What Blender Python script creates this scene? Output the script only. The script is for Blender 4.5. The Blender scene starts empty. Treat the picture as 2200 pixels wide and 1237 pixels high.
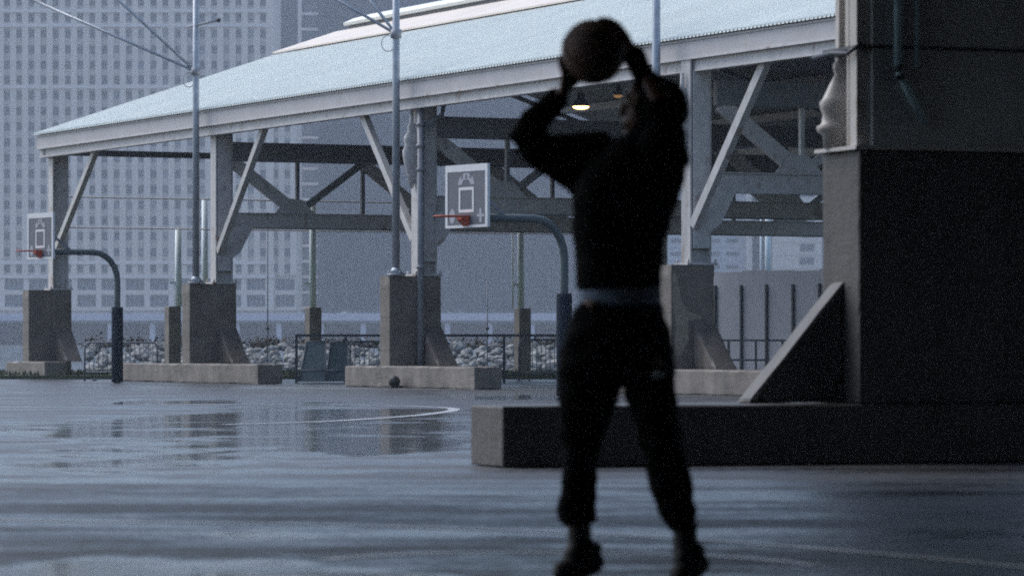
import bpy, bmesh, math, random
from mathutils import Vector, Matrix, noise
random.seed(7)
R_ = math.radians
scene = bpy.context.scene
COL = scene.collection

# ------------------------------------------------------------------ camera
F, CX, HY, CH = 8300.0, 1100.0, 740.0, 0.9        # focal length in photo pixels, centre, horizon row, eye height
cam_d = bpy.data.cameras.new('camera'); cam = bpy.data.objects.new('camera', cam_d); COL.objects.link(cam)
cam.location = (0, 0, CH); cam.rotation_euler = (R_(90), 0, 0)
cam_d.sensor_width = 36; cam_d.lens = 36 * F / 2200; cam_d.shift_y = (HY - 618.5) / 2200
cam_d.clip_start = 0.1; cam_d.clip_end = 4000
cam_d.dof.use_dof = True; cam_d.dof.focus_distance = 76; cam_d.dof.aperture_fstop = 4.4
scene.camera = cam
# ------------------------------------------------------------------ sky, sun, exposure
SUN_EL, SUN_AZ = R_(52), R_(-58)       # azimuth from +Y towards +X
w = bpy.data.worlds.new('World'); scene.world = w; w.use_nodes = True
nt = w.node_tree; bg = nt.nodes['Background']
sky = nt.nodes.new('ShaderNodeTexSky'); sky.sky_type = 'NISHITA'; sky.sun_disc = False
sky.sun_elevation = SUN_EL; sky.sun_rotation = SUN_AZ
sky.air_density = 1.0; sky.dust_density = 2.0; sky.ozone_density = .8
nt.links.new(sky.outputs[0], bg.inputs[0]); bg.inputs[1].default_value = 0.10
sd = bpy.data.lights.new('sun', 'SUN'); sun = bpy.data.objects.new('sun', sd); COL.objects.link(sun)
sd.energy = 1.15; sd.angle = R_(50); sd.color = (1, .97, .94)
sdir = Vector((math.sin(SUN_AZ) * math.cos(SUN_EL), math.cos(SUN_AZ) * math.cos(SUN_EL), math.sin(SUN_EL)))
sun.rotation_euler = sdir.to_track_quat('Z', 'Y').to_euler(); sun.location = sdir * 50
vs = scene.view_settings
vs.view_transform = 'Standard'; vs.look = 'None'; vs.gamma = 1; vs.use_curve_mapping = False
vs.exposure = 0.98
vs.use_white_balance = True; vs.white_balance_temperature = 6220; vs.white_balance_tint = 9
cy = scene.cycles
cy.max_bounces = 6; cy.diffuse_bounces = 3; cy.glossy_bounces = 3; cy.volume_bounces = 1
cy.use_denoising = False; cy.sample_clamp_indirect = .8; cy.filter_width = 1.9
cy.caustics_reflective = False; cy.caustics_refractive = False

# ------------------------------------------------------------------ helpers
V = Vector
def P(px, py, Y): return V(((px - CX) / F * Y, Y, CH + (HY - py) / F * Y))
def G(px, py):
    Y = CH * F / (py - HY); return V(((px - CX) / F * Y, Y, 0))
ORG = {}
class MB:
    def __init__(s): s.v = []; s.f = []; s.sm = []
    def add(s, vs, fs, smooth=False):
        n = len(s.v); s.v += [V(a) for a in vs]; s.f += [tuple(n + i for i in q) for q in fs]; s.sm += [smooth] * len(fs); return s
    def hexa(s, b):      # 8 corners: bottom loop 4, top loop 4
        return s.add(b, [(3, 2, 1, 0), (4, 5, 6, 7), (0, 1, 5, 4), (1, 2, 6, 5), (2, 3, 7, 6), (3, 0, 4, 7)])
    def box(s, x0, x1, y0, y1, z0, z1):
        return s.hexa([(x0, y0, z0), (x1, y0, z0), (x1, y1, z0), (x0, y1, z0), (x0, y0, z1), (x1, y0, z1), (x1, y1, z1), (x0, y1, z1)])
    def fbox(s, fr, a0, a1, b0, b1, z0, z1):   # box in a rotated ground frame
        return s.hexa([fr(a0, b0, z0), fr(a1, b0, z0), fr(a1, b1, z0), fr(a0, b1, z0), fr(a0, b0, z1), fr(a1, b0, z1), fr(a1, b1, z1), fr(a0, b1, z1)])
    def bar(s, p, q, w, h, up=V((0, 0, 1))):
        p, q = V(p), V(q); d = (q - p).normalized()
        a = d.cross(up)
        if a.length < 1e-4: a = d.cross(V((0, 1, 0)))
        a.normalize(); b = a.cross(d).normalized()
        a = a * w / 2; b = b * h / 2
        return s.hexa([p - a - b, p + a - b, p + a + b, p - a + b, q - a - b, q + a - b, q + a + b, q - a + b])
    def prism(s, pts, e):
        pts = [V(p) for p in pts]; e = V(e); n = len(pts)
        return s.add(pts + [p + e for p in pts], [tuple(range(n - 1, -1, -1)), tuple(range(n, 2 * n))] + [(i, (i + 1) % n, n + (i + 1) % n, n + i) for i in range(n)])
    def rings(s, rs, smooth=True):
        n = len(rs[0]); vs = [p for r in rs for p in r]
        fs = [(k * n + i, k * n + (i + 1) % n, (k + 1) * n + (i + 1) % n, (k + 1) * n + i) for k in range(len(rs) - 1) for i in range(n)]
        m = len(s.v)
        s.add(vs, fs, smooth)
        s.add([], []); s.f += [tuple(m + i for i in range(n - 1, -1, -1)), tuple(m + (len(rs) - 1) * n + i for i in range(n))]; s.sm += [False, False]
        return s
    def tube(s, pts, r, n=10, closed=False):
        pts = [V(p) for p in pts]; k = len(pts)
        rr = list(r) if isinstance(r, (list, tuple)) else [r] * k
        out = []; ref = None
        for i, p in enumerate(pts):
            if closed: d = pts[(i + 1) % k] - pts[i - 1]
            else: d = pts[min(i + 1, k - 1)] - pts[max(i - 1, 0)]
            d.normalize()
            if ref is None: ref = V((0, 0, 1)) if abs(d.z) < .9 else V((1, 0, 0))
            a = ref - d * ref.dot(d)
            if a.length < 1e-4: a = d.orthogonal()
            a.normalize(); ref = a; b = d.cross(a)
            out.append([p + (a * math.cos(t) + b * math.sin(t)) * rr[i] for t in [2 * math.pi * j / n for j in range(n)]])
        if closed:
            m = len(s.v); vs = [q for o in out for q in o]
            s.add(vs, [(i * n + j, i * n + (j + 1) % n, ((i + 1) % k) * n + (j + 1) % n, ((i + 1) % k) * n + j) for i in range(k) for j in range(n)], True); return s
        return s.rings(out)
    def ball(s, c, r, nu=16, nv=10, ax=None):
        c = V(c); rx, ry, rz = r if isinstance(r, (tuple, list)) else (r, r, r)
        rs = []
        for j in range(nv + 1):
            t = math.pi * (0.02 + .96 * j / nv)
            rs.append([c + V((rx * math.sin(t) * math.cos(2 * math.pi * i / nu), ry * math.sin(t) * math.sin(2 * math.pi * i / nu), -rz * math.cos(t))) for i in range(nu)])
        return s.rings(rs)
    def mesh(s, name, off=V((0, 0, 0))):
        me = bpy.data.meshes.new(name); me.from_pydata([tuple(p - off) for p in s.v], [], s.f)
        me.polygons.foreach_set('use_smooth', s.sm)
        bm = bmesh.new(); bm.from_mesh(me); bmesh.ops.recalc_face_normals(bm, faces=bm.faces); bm.to_mesh(me); bm.free()
        me.update(); return me
    def build(s, name, mat, parent=None, loc=None, bevel=0, seg=2):
        o_ = ORG[parent.name] if parent else (V(loc) if loc is not None else V((0, 0, 0)))
        me = s.mesh(name, o_); me.materials.append(mat)
        return link(name, me, parent, o_, bevel, seg)
def link(name, me, parent=None, org=V((0, 0, 0)), bevel=0, seg=2):
    o = bpy.data.objects.new(name, me); COL.objects.link(o)
    ORG[o.name] = V(org)
    if parent: o.parent = parent; o.location = V(org) - ORG[parent.name]
    else: o.location = org
    if bevel:
        b = o.modifiers.new('bevel', 'BEVEL'); b.width = bevel; b.segments = seg; b.limit_method = 'ANGLE'; b.angle_limit = R_(40)
    return o
def tag(o, label=None, cat=None, group=None, kind=None):
    if label: o['label'] = label
    if cat: o['category'] = cat
    if group: o['group'] = group
    if kind: o['kind'] = kind
    return o
def thing(name, loc, label, cat, group=None):
    o = bpy.data.objects.new(name, None); COL.objects.link(o); o.location = loc; o.empty_display_size = .3
    ORG[o.name] = V(loc); return tag(o, label, cat, group)
def copy_tree(o, parent=None, shift=V((0, 0, 0)), label=None):
    c = o.copy(); COL.objects.link(c); c.parent = parent
    ORG[c.name] = ORG[o.name] + shift
    if parent is None: c.location = o.location + shift
    if label: c['label'] = label
    for ch in o.children: copy_tree(ch, c, shift)
    return c
def remesh(mb, name, voxel, smooth=3, wrinkle=0, wscale=6, bottom=None):
    me = mb.mesh('tmp'); t = bpy.data.objects.new('tmp', me); COL.objects.link(t)
    m = t.modifiers.new('r', 'REMESH'); m.mode = 'VOXEL'; m.voxel_size = voxel; m.use_smooth_shade = True
    if smooth:
        q = t.modifiers.new('s', 'SMOOTH'); q.iterations = smooth; q.factor = .5
    dg = bpy.context.evaluated_depsgraph_get(); dg.update()
    out = bpy.data.meshes.new_from_object(t.evaluated_get(dg)); out.name = name
    bpy.data.objects.remove(t); bpy.data.meshes.remove(me)
    if wrinkle:
        for v_, n_ in [(v, v.normal.copy()) for v in out.vertices]:
            c = v_.co; k = noise.noise(V((c.x * wscale, c.y * wscale, c.z * wscale * 1.8))) + .5 * noise.noise(V((c.x * 14, c.y * 14, c.z * 22 + c.x * 9)))
            v_.co = c + n_ * k * wrinkle
    out.polygons.foreach_set('use_smooth', [True] * len(out.polygons))
    return out

def roughen(o, cuts=18, amp=.006, chip=.03, sc=5):
    o.modifiers.clear(); me = o.data; bm = bmesh.new(); bm.from_mesh(me)
    for e_ in range(1): bmesh.ops.subdivide_edges(bm, edges=bm.edges[:], cuts=cuts, use_grid_fill=True)
    bm.normal_update()
    for v_ in bm.verts:
        fs = v_.link_faces; sharp = max((fs[0].normal.angle(f.normal, 0) for f in fs), default=0) > .5
        c = v_.co + o.location; k = noise.noise(c * 2.1) * amp + noise.noise(c * 9) * amp * .4
        if sharp: k -= .010 + chip * max(0, noise.noise(c * sc) + .4 * noise.noise(c * 17) - .12)
        v_.co += v_.normal * k
    bm.to_mesh(me); bm.free(); me.update(); return o
# ------------------------------------------------------------------ materials
def mat(name, col, rough=.6, var=.18, scale=3, col2=None, bump=.0, bscale=40, metal=0, streak=None, spec=.5, detail=6, rust=None):
    m = bpy.data.materials.new(name); m.use_nodes = True; n = m.node_tree.nodes; L = m.node_tree.links
    b = n['Principled BSDF']; b.inputs['Roughness'].default_value = rough; b.inputs['Metallic'].default_value = metal
    b.inputs['Specular IOR Level'].default_value = spec
    tc = n.new('ShaderNodeTexCoord'); mp = n.new('ShaderNodeMapping'); L.new(tc.outputs['Object'], mp.inputs[0])
    tx = n.new('ShaderNodeTexNoise'); tx.inputs['Scale'].default_value = scale; tx.inputs['Detail'].default_value = detail; tx.inputs['Roughness'].default_value = .62
    L.new(mp.outputs[0], tx.inputs[0])
    cr = n.new('ShaderNodeValToRGB'); cr.color_ramp.elements[0].position = .3; cr.color_ramp.elements[1].position = .72
    c2 = col2 or tuple(c * (1 - 2 * var) for c in col); c1 = tuple(min(1, c * (1 + var)) for c in col) if not col2 else col
    cr.color_ramp.elements[0].color = (*c2, 1); cr.color_ramp.elements[1].color = (*c1, 1)
    L.new(tx.outputs[0], cr.inputs[0]); out = cr.outputs[0]
    def over(noise_scale, vscale, lo, hi, colr, fac, out):
        mp2 = n.new('ShaderNodeMapping'); mp2.inputs['Scale'].default_value = vscale; L.new(tc.outputs['Object'], mp2.inputs[0])
        t2 = n.new('ShaderNodeTexNoise'); t2.inputs['Scale'].default_value = noise_scale; t2.inputs['Detail'].default_value = 5; L.new(mp2.outputs[0], t2.inputs[0])
        r2 = n.new('ShaderNodeMapRange'); r2.inputs[1].default_value = lo; r2.inputs[2].default_value = hi; r2.inputs[3].default_value = 0; r2.inputs[4].default_value = fac
        L.new(t2.outputs[0], r2.inputs[0])
        mx = n.new('ShaderNodeMixRGB'); mx.inputs[2].default_value = (*colr, 1); L.new(r2.outputs[0], mx.inputs[0]); L.new(out, mx.inputs[1]); return mx.outputs[0]
    if streak: out = over(5, (1, 1, .08), .45, .75, streak, .75, out)
    if rust: out = over(4.5, (1, 1, .6), .60, .72, rust, .8, out)
    L.new(out, b.inputs['Base Color'])
    if bump:
        t3 = n.new('ShaderNodeTexNoise'); t3.inputs['Scale'].default_value = bscale; t3.inputs['Detail'].default_value = 4; L.new(tc.outputs['Object'], t3.inputs[0])
        bp = n.new('ShaderNodeBump'); bp.inputs['Strength'].default_value = bump; bp.inputs['Distance'].default_value = .02; L.new(t3.outputs[0], bp.inputs['Height']); L.new(bp.outputs[0], b.inputs['Normal'])
    return m
M = {}
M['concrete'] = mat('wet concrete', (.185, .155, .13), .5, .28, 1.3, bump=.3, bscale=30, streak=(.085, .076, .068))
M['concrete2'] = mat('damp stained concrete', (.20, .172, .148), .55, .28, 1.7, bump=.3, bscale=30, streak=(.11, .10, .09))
M['concrete_near_shade'] = mat('shade-darkened wet concrete', (.074, .072, .070), .55, .2, 2.3, bump=.3, bscale=30, streak=(.028, .027, .026))  # shade on the near plinth is mixed into this darker concrete colour
M['patch'] = mat('old paint patch', (.30, .26, .20), .6, .15, 8)
M['white_steel'] = mat('white painted steel', (.57, .55, .535), .45, .07, 5, streak=(.42, .39, .36), rust=(.30, .19, .13))
M['grey_steel'] = mat('greyed painted steel', (.58, .56, .55), .5, .1, 5, rust=(.2, .12, .08))
M['dark_steel'] = mat('dark truss steel', (.19, .20, .215), .5, .15, 5, rust=(.14, .09, .06))
M['roof'] = mat('pale roof sheet', (.83, .85, .79), .6, .03, .5)
M['roof_dark'] = mat('dark canopy underside', (.10, .105, .12), .7, .15, 1)  # kept dark so the unseen canopy bounces little light onto the foreground
M['under'] = mat('shed roof underside', (.24, .25, .27), .7, .15, 1)
M['cream'] = mat('cream glazed sheet', (.72, .63, .54), .5, .05, .8)
M['fascia'] = mat('fascia paint', (.49, .47, .47), .5, .06, 1.5, rust=(.46, .41, .38))
M['galv'] = mat('galvanised pole', (.36, .39, .43), .4, .12, 7, metal=.35)
M['hoop_steel'] = mat('dull hoop steel', (.10, .125, .13), .6, .12, 7)
M['pipe'] = mat('grey drain pipe', (.24, .25, .28), .4, .12, 7)
M['seam'] = mat('black rubber', (.02, .02, .02), .6, .1)
M['pale_pole'] = mat('pale green pole', (.84, .92, .93), .6, .03, 4)
M['navy'] = mat('navy padding', (.009, .017, .030), .85, .15, 4, spec=.2)
M['board'] = mat('grey backboard', (.12, .125, .15), .5, .06, 6)
M['white'] = mat('white marking paint', (.72, .72, .72), .5, .05, 12)
M['white_dull'] = mat('dull white emblem paint', (.42, .43, .46), .6, .12, 40)
M['orange'] = mat('orange rim paint', (.50, .07, .025), .45, .1, 12)
M['black_steel'] = mat('dark railing paint', (.03, .036, .05), .45, .15, 8)
M['mesh_panel'] = mat('grey green mesh panel', (.13, .16, .17), .6, .12, 14)
M['mesh_panel2'] = mat('dark green mesh panel', (.055, .085, .09), .6, .12, 14)
M['barrier'] = mat('dull barrier steel', (.17, .18, .2), .5, .12, 9)
M['hoard'] = mat('pale hoarding sheet', (.40, .42, .50), .55, .06, 1.2, streak=(.36, .38, .46))
M['slot'] = mat('dark slot post', (.045, .05, .065), .6, .1)
M['grass'] = mat('wet grass', (.085, .10, .05), .8, .3, 9)
M['stone'] = mat('pale boulder', (.28, .28, .265), .75, .4, 1.6, bump=.5, bscale=8)
M['scrub'] = mat('dry scrub leaves', (.06, .05, .035), .8, .3, 6)
M['tower'] = mat('pale masonry', (.70, .61, .54), .8, .05, .05)
M['tower2'] = mat('pale masonry band', (.72, .65, .60), .8, .05, .05)
M['pane'] = mat('tower window glass', (.08, .095, .125), .35, .25, .35, spec=.3)
M['frame'] = mat('window sash', (.26, .26, .27), .6, .05)
M['glass_tower'] = mat('dark tower cladding', (.045, .055, .085), .7, .03, .02, spec=.1)
M['fin'] = mat('tower fin', (.055, .065, .095), .7, .03, .02, spec=.1)
M['strip'] = mat('pale spandrel', (.60, .58, .57), .8, .04, .1)
M['pale_block'] = mat('pale block cladding', (.40, .42, .46), .8, .05, .1)
M['beige_block'] = mat('beige block cladding', (.58, .52, .47), .8, .05, .1)
M['viaduct'] = mat('viaduct steel', (.17, .175, .2), .7, .08, .2)
M['lav'] = mat('viaduct edge paint', (.5, .49, .58), .6, .05, .2)
M['car_white'] = mat('white car paint', (.75, .74, .71), .3, .03)
M['car_glass'] = mat('car glass', (.03, .035, .04), .15, .05)
M['tyre'] = mat('tyre rubber', (.02, .02, .02), .7, .05)
M['seawall'] = mat('pale sea wall', (.40, .38, .36), .8, .18, .4)
M['shore'] = mat('far shore paving', (.16, .16, .17), .8, .1, .1)
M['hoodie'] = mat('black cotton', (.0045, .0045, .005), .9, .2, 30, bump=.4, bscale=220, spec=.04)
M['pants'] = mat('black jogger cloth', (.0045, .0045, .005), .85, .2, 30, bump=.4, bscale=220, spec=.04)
M['shirt'] = mat('slate blue shirt cotton', (.2, .26, .36), .9, .2, 20, spec=.2)
M['skin'] = mat('brown skin', (.10, .042, .025), .5, .1, 20)
M['shoe'] = mat('black shoe', (.010, .010, .012), .6, .2, 20, spec=.3)
M['sole'] = mat('dark rubber sole', (.014, .014, .016), .7, .1)
M['logo'] = mat('pale embroidered logo', (.6, .62, .68), .8, .1)
M['ball'] = mat('worn basketball leather', (.10, .045, .028), .6, .15, 30, bump=.5, bscale=350)
M['hair'] = mat('black hair', (.008, .007, .007), .8, .2, 60)
M['eye'] = mat('eye white', (.5, .48, .45), .3, .02)
M['side_steel'] = mat('grimy grey steel', (.50, .52, .53), .45, .12, 2, streak=(.36, .36, .36))
M['teal'] = mat('blue green pipe', (.45, .62, .66), .4, .15, 8)

def emis(name, col, st):
    m = bpy.data.materials.new(name); m.use_nodes = True; b = m.node_tree.nodes['Principled BSDF']
    b.inputs['Base Color'].default_value = (*col, 1); b.inputs['Emission Color'].default_value = (*col, 1); b.inputs['Emission Strength'].default_value = st
    return m
M['lamp'] = emis('lit lamp lens', (1, .50, .17), 5)
M['lamp_dim'] = emis('faint lamp lens', (1, .55, .2), .12)

# wet court: rough damp asphalt with smooth puddles
PUDDLES = [(60, 1130, 866, 1016), (-150, 1050, 1190, 1330), (420, 730, 1138, 1157), (80, 640, 926, 1006), (560, 1010, 938, 984), (560, 1010, 887, 920), (850, 1010, 918, 940), (230, 530, 856, 869), (900, 1330, 846, 860)]
def asphalt():
    m = bpy.data.materials.new('wet asphalt'); m.use_nodes = True; n = m.node_tree.nodes; L = m.node_tree.links
    b = n['Principled BSDF']; tc = n.new('ShaderNodeTexCoord')
    def nz(scale, vs=(1, 1, 1), detail=4, rough=.55, loc=(0, 0, 0), dist=0):
        mp = n.new('ShaderNodeMapping'); mp.inputs['Scale'].default_value = vs; mp.inputs['Location'].default_value = loc; L.new(tc.outputs['Object'], mp.inputs[0])
        t = n.new('ShaderNodeTexNoise'); t.inputs['Scale'].default_value = scale; t.inputs['Detail'].default_value = detail; t.inputs['Roughness'].default_value = rough; t.inputs['Distortion'].default_value = dist
        L.new(mp.outputs[0], t.inputs[0]); return t.outputs[0]
    def rng(x, a, c, d, e, smooth=True):
        r = n.new('ShaderNodeMapRange'); r.interpolation_type = 'SMOOTHSTEP' if smooth else 'LINEAR'
        r.inputs[1].default_value = a; r.inputs[2].default_value = c; r.inputs[3].default_value = d; r.inputs[4].default_value = e; L.new(x, r.inputs[0]); return r.outputs[0]
    pud = nz(.3, (.8, .5, 1), 5, .5, (3.1, 1.7, 0), .3)      # puddle field
    damp = nz(1.1, (.22, .8, 1), 6, .6, (9, 2, 0), .5)
    def M2(op, a, b_):
        q = n.new('ShaderNodeMath'); q.operation = op
        for i_, x_ in enumerate((a, b_)):
            if isinstance(x_, (int, float)): q.inputs[i_].default_value = x_
            else: L.new(x_, q.inputs[i_])
        return q.outputs[0]
    field = None
    for (pl_, pr_, pt_, pb_) in PUDDLES:
        a, c = G((pl_ + pr_) / 2, pt_), G((pl_ + pr_) / 2, pb_); yc = (a.y + c.y) / 2; xc = (a.x + c.x) / 2
        mp = n.new('ShaderNodeMapping'); mp.vector_type = 'TEXTURE'
        mp.inputs['Location'].default_value = (xc, yc, 0); mp.inputs['Scale'].default_value = ((pr_ - pl_) / 2 / F * yc, (a.y - c.y) / 2, 1e4)
        L.new(tc.outputs['Object'], mp.inputs[0]); ln = n.new('ShaderNodeVectorMath'); ln.operation = 'LENGTH'; L.new(mp.outputs[0], ln.inputs[0])
        e = M2('SUBTRACT', 1.0, ln.outputs['Value']); field = e if field is None else M2('MAXIMUM', field, e)
    pud2 = nz(1.1, (.8, .7, 1), 6, .6, (5, 1, 0), .6)
    field = M2('MINIMUM', M2('MAXIMUM', field, -.62), .34)
    field = M2('ADD', field, M2('MULTIPLY', M2('SUBTRACT', M2('ADD', pud, pud2), 1.0), 1.9))
    mask = rng(field, -.10, .34, 0, 1)
    fine = nz(60, (1, 1, 1), 3)
    r0 = rng(damp, .36, .64, .30, .62)
    grit = nz(11, (1, .4, 1), 5, .7, (2, 7, 0)); grit2 = nz(2.6, (.55, .6, 1), 5, .65, (4, 1, 0), 1.0)
    r0 = M2('ADD', r0, M2('ADD', M2('MULTIPLY', M2('SUBTRACT', grit, .5), .5), M2('MULTIPLY', M2('SUBTRACT', grit2, .5), .55)))
    mx = n.new('ShaderNodeMix'); mx.data_type = 'FLOAT'; L.new(mask, mx.inputs[0]); L.new(r0, mx.inputs[2]); L.new(M2('ADD', M2('MULTIPLY', grit2, .16), .025), mx.inputs[3])
    L.new(mx.outputs[0], b.inputs['Roughness'])
    cr = n.new('ShaderNodeValToRGB'); cr.color_ramp.elements[0].position = .32; cr.color_ramp.elements[1].position = .68
    cr.color_ramp.elements[0].color = (.017, .019, .023, 1); cr.color_ramp.elements[1].color = (.06, .065, .075, 1); L.new(M2('ADD', M2('MULTIPLY', damp, .45), M2('MULTIPLY', grit, .55)), cr.inputs[0])
    L.new(cr.outputs[0], b.inputs['Base Color'])
    b.inputs['IOR'].default_value = 1.5
    bp = n.new('ShaderNodeBump'); bp.inputs['Distance'].default_value = .004
    st = n.new('ShaderNodeMath'); st.operation = 'MULTIPLY_ADD'; L.new(mask, st.inputs[0]); st.inputs[1].default_value = -.50; st.inputs[2].default_value = .52
    L.new(st.outputs[0], bp.inputs['Strength']); L.new(fine, bp.inputs['Height']); L.new(bp.outputs[0], b.inputs['Normal'])
    return m
M['asphalt'] = asphalt()
M['paint'] = mat('worn court paint', (.46, .46, .46), .4, .25, 6)
def water():
    m = bpy.data.materials.new('choppy river water'); m.use_nodes = True; n = m.node_tree.nodes; L = m.node_tree.links
    b = n['Principled BSDF']; b.inputs['Base Color'].default_value = (.03, .045, .05, 1); b.inputs['Roughness'].default_value = .12; b.inputs['IOR'].default_value = 1.33
    tc = n.new('ShaderNodeTexCoord'); t = n.new('ShaderNodeTexNoise'); t.inputs['Scale'].default_value = .35; t.inputs['Detail'].default_value = 6; L.new(tc.outputs['Object'], t.inputs[0])
    bp = n.new('ShaderNodeBump'); bp.inputs['Strength'].default_value = .7; bp.inputs['Distance'].default_value = .5; L.new(t.outputs[0], bp.inputs['Height']); L.new(bp.outputs[0], b.inputs['Normal'])
    return m
M['water'] = water()

# ------------------------------------------------------------------ setting: ground, water, far shore
DECK_END = 118
g = MB().box(-90, 90, -60, DECK_END, -1.2, 0).build('court_ground', M['asphalt']); tag(g, kind='structure')
r = MB(); r.add([(-900, DECK_END - 1, -1.6), (900, DECK_END - 1, -1.6), (900, 737, -1.6), (-900, 737, -1.6)], [(0, 1, 2, 3)])
tag(r.build('river', M['water']), kind='structure')
s = MB(); s.add([(-900, 735.5, .75), (900, 735.5, .75), (900, 1100, .75), (-900, 1100, .75)], [(0, 1, 2, 3)])
tag(s.build('far_shore', M['shore']), kind='structure')

def ribbon(pts, wd, z=.004):
    mb = MB(); a = []; n = len(pts)
    for i, p in enumerate(pts):
        d = V(pts[min(i + 1, n - 1)]) - V(pts[max(i - 1, 0)]); nn = V((-d.y, d.x, 0)).normalized() * wd / 2
        a += [V((p[0], p[1], z)) + nn, V((p[0], p[1], z)) - nn]
    mb.add(a, [(2 * i, 2 * i + 1, 2 * i + 3, 2 * i + 2) for i in range(n - 1)]); return mb
def spline(pts, k=10):
    pts = [V(p) for p in pts]; out = []
    for i in range(len(pts) - 1):
        p0, p1, p2, p3 = pts[max(i - 1, 0)], pts[i], pts[i + 1], pts[min(i + 2, len(pts) - 1)]
        for j in range(k):
            t = j / k; out.append(.5 * ((2 * p1) + (p2 - p0) * t + (2 * p0 - 5 * p1 + 4 * p2 - p3) * t * t + (3 * p1 - p0 - 3 * p2 + p3) * t ** 3))
    return out + [pts[-1]]
for pts, wd in (([G(-60, 1116), G(250, 1121), G(700, 1127), G(1150, 1142), G(1515, 1160), G(1950, 1195), G(2260, 1225)], .11),
                ([G(700, 1203), G(761, 1197), G(925, 1189), G(1150, 1187), G(1440, 1191), G(1600, 1199), G(1760, 1215)], .08),
                ([G(480, 912), G(700, 905), G(872, 894), G(940, 887), G(974, 881), G(960, 876), G(860, 872), G(640, 869), G(300, 868)], .16),
                ([G(300, 833), G(760, 835), G(1195, 836.5), G(1500, 838)], .35)):
    ribbon(spline(pts), wd).build('painted_line', M['paint'], g)
# grass strip along the deck edge
gm = MB().box(-30, 8, 100.5, 109, 0.0, .10)
for i in range(5200):
    x, y = random.uniform(-16, 4), random.uniform(100.6, 108.8); h = random.uniform(.05, .16); a = random.uniform(0, 3.14); dx, dy = .035 * math.cos(a), .035 * math.sin(a)
    gm.add([(x - dx, y - dy, .09), (x + dx, y + dy, .09), (x + random.uniform(-.05, .05), y, .1 + h)], [(0, 1, 2)])
tag(gm.build('grass', M['grass']), kind='stuff')

# ------------------------------------------------------------------ pier shed (rotated frame: s along the eave to the right and nearer, q into the shed)
ang = R_(26)
U = V((math.sin(ang), -math.cos(ang), 0)); N = V((math.cos(ang), math.sin(ang), 0))
O = V((-2.576, 81.3, 0))
def S(s, q, z): return O + U * s + N * q + V((0, 0, z))
def s_at(px, q=0):
    k = (px - CX) / F; a = O + N * q
    return (k * a.y - a.x) / (U.x - k * U.y)
SL, SM_, SR = -11.58, 0.0, 12.47
GAB, END = -23.6, 27.0
ZE = 6.1                    # eave underside
PIT = .335
shed = thing('pier_shed', S(0, 0, 0), 'long open-sided white steel shed with a pale corrugated gable roof beside the wet court', 'shed')
# roof: corrugated near slope
Q0, Q1, Q2, QR, QE = .40, 7.3, 9.15, 10.0, 19.8
def zr(q): return ZE + .42 + (q - Q0) * PIT if q <= QR else ZE + .42 + (QR - Q0) * PIT - (q - QR) * PIT
rm = MB(); pitch = .14; ns = int((END - GAB + .8) / pitch); prof = [(0, 0), (.3, 0), (.42, .042), (.58, .042), (.70, 0), (1.0, 0)]
vs_, fs_ = [], []
sx = []
for i in range(ns):
    for a, dz in prof[:-1]: sx.append((GAB - .4 + (i + a) * pitch, dz))
for a, dz in sx:
    for q, e in ((Q0 - .05, 0), (Q1, 0)):
        vs_.append(S(a, q, zr(q) + dz - .02))
    for q in (Q0 - .05, Q1): vs_.append(S(a, q, zr(q) + dz - .034))
for i in range(len(sx) - 1):
    a, b = 4 * i, 4 * i + 4
    fs_ += [(a, b, b + 1, a + 1), (a + 2, a + 3, b + 3, b + 2), (a, a + 2, b + 2, b)]
rm.add(vs_, fs_); rm.build('roof_sheet', M['roof'], shed)
def slope_slab(q0, q1, t0, t1, s0, s1):
    return MB().hexa([S(s0, q0, zr(q0) + t0), S(s1, q0, zr(q0) + t0), S(s1, q1, zr(q1) + t0), S(s0, q1, zr(q1) + t0),
                      S(s0, q0, zr(q0) + t1), S(s1, q0, zr(q0) + t1), S(s1, q1, zr(q1) + t1), S(s0, q1, zr(q1) + t1)])
# cream sheets near the ridge, laid panel by panel
k = 0; x = GAB - .4
while x < END:
    slope_slab(Q1 - .05, Q2, .055, .10, x + .006, min(x + 1.50, END)).build('cream_panel', M['cream'], shed); x += 1.51
slope_slab(Q0 + .12, QR, -.13, -.045, GAB - .35, END).build('roof_deck', M['under'], shed)
slope_slab(QR, QE, -.10, .0, GAB - .35, END).build('far_slope', M['under'], shed)
# ridge cap with dark gap under it
rc = MB(); rp = [(Q2 + .05, .22), (Q2 + .02, .30), (Q2 + .35, .44), (QR, .58), (2 * QR - Q2 - .35, .44), (2 * QR - Q2, .30), (2 * QR - Q2 - .02, .22)]
zc = zr(Q2)
rc.prism([S(GAB + .05, q, zc + z) for q, z in rp], U * (END - GAB)); rc.build('ridge_cap', M['roof'], shed)
MB().fbox(S, GAB + .2, END, Q2 + .14, 2 * QR - Q2 - .14, zc - .05, zc + .235).build('ridge_vent', M['dark_steel'], shed)
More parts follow.
